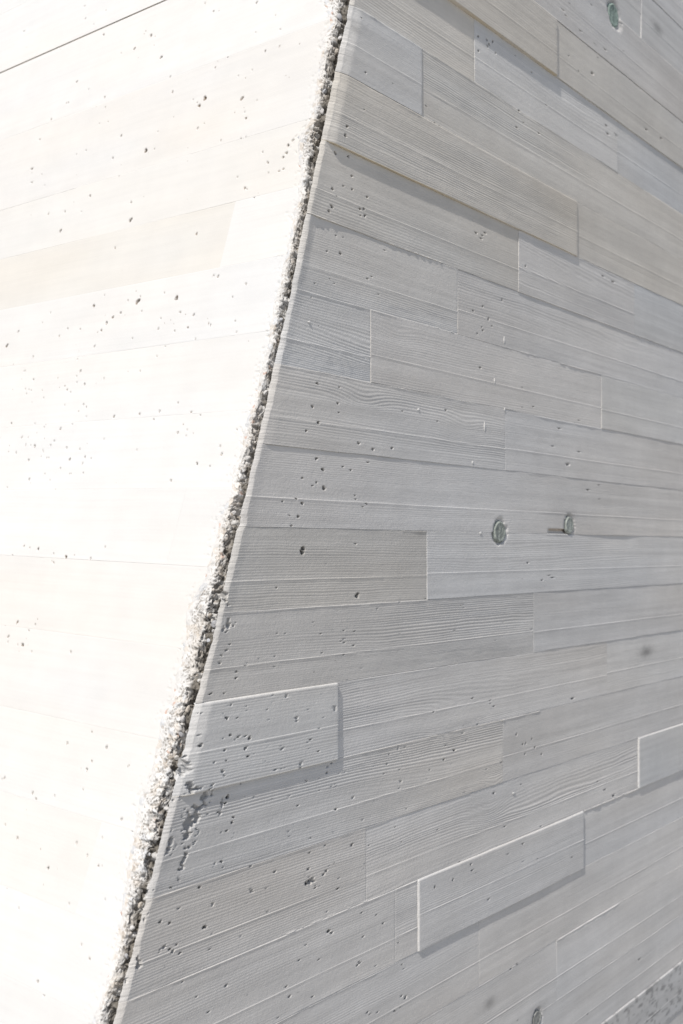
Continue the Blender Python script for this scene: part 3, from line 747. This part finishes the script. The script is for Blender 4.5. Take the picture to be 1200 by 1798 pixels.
col = mixc(col, np.array([.60, .595, .585]), .7 * ((idx_ < .22) & (s < 1.0)))
stn = smooth01((fbm(X * 14, Z * 9, 31, 3) + .25 * up - .02) * 3) * np.clip(1.1 - s, 0, 1)
col = mixc(col, np.array([.40, .35, .29]), .55 * stn)
crack_shade = np.clip(crack * 1.3 - .15 + .5 * fbm(S * 90, Z * 90, 44, 3), 0, 1)
col = mixc(col, np.array([.125, .115, .10]), .9 * smooth01(crack_shade))  # shade inside the crack painted into its colour, over the darker broken aggregate
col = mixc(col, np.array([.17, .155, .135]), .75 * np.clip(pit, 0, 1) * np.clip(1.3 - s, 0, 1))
col = mixc(col, np.array([.52, .515, .505]), .8 * ((idv > .80) & (crack > .3)))
col = col * (1 + .12 * fbm(X * 200, Z * 200, 33, 2)[..., None])
cxm = float(X.mean()); czm = float(Z.mean())
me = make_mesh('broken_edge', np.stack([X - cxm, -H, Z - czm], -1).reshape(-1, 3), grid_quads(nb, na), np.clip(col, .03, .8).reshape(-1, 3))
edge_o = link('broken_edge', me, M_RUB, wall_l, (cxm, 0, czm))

# stones of the aggregate sitting in the crumbled arris
def stone_mesh(seed, tint):
    rb = np.random.default_rng(seed)
    nu, nv = 12, 8
    ax = rb.uniform(.7, 1.15, 3)
    pl = rb.normal(size=(9, 3)); pl /= np.linalg.norm(pl, axis=1)[:, None]; dd = rb.uniform(.5, .85, 9)
    V = [];
    for i in range(nv + 1):
        th = math.pi * i / nv
        for j in range(nu):
            ph = 2 * math.pi * j / nu
            p = np.array([math.sin(th) * math.cos(ph), math.sin(th) * math.sin(ph), math.cos(th)])
            k = pl @ p
            rr = min([1.0] + [dd[q] / k[q] for q in range(9) if k[q] > .05])
            V.append(p * rr * ax)
    Q = []
    for i in range(nv):
        for j in range(nu):
            a = i * nu + j; b = i * nu + (j + 1) % nu
            Q.append((a, a + nu, b + nu, b))
    return make_mesh('stone', V, Q, np.tile(tint, (len(V), 1)), False)
STONE_PX = [(543, 272, 9), (529, 243, 8), (592, 88, 6), (597, 65, 6), (596, 30, 7), (583, 100, 5), (573, 172, 6), (566, 195, 5), (570, 160, 5), (548, 225, 7), (533, 318, 5), (524, 352, 6), (514, 420, 5), (505, 455, 5), (492, 545, 6), (493, 560, 4), (480, 600, 4), (466, 688, 5), (463, 676, 5),
            (440, 775, 5), (437, 770, 4), (434, 805, 6), (430, 760, 4), (418, 850, 4), (410, 900, 4), (378, 1096, 8), (372, 1090, 5), (368, 1080, 6), (375, 1108, 4), (366, 1125, 4), (330, 1245, 6), (320, 1262, 7), (318, 1290, 5), (310, 1330, 5), (300, 1310, 4), (292, 1420, 5), (262, 1500, 4), (246, 1590, 5), (232, 1630, 5), (222, 1680, 5), (206, 1720, 6), (196, 1740, 4), (209, 1705, 5)]
tints = [(.50, .49, .48), (.42, .43, .45), (.45, .41, .36), (.54, .53, .52), (.34, .34, .35), (.50, .48, .45), (.36, .33, .29)]
for i, (x, y, rp) in enumerate(STONE_PX):
    a, b = on_left(x, y, -.008)
    o = link('stone', stone_mesh(100 + i, np.array(tints[i % 7])), M_RUB, edge_o, (a - cxm, .009 - float(bend(b)), b - czm))
    rr = rp / SC_L * .95
    o.scale = (rr * 1.2, rr * 1.0, rr)
    o.rotation_euler = (random.random() * 6, random.random() * 6, random.random() * 6)

# ------------------------------------------------------------------ ground
gm = box_mesh('ground', -400, 400, -400, 400, -.3, 0, np.array([.42, .41, .39]))
go = link('ground', gm, M_GROUND)
go['kind'] = 'structure'
go['label'] = 'pale concrete paving at the foot of the walls'
print('boards', board_count, 'tris', sum(2 * len(o.data.polygons) for o in C.objects if o.type == 'MESH'))
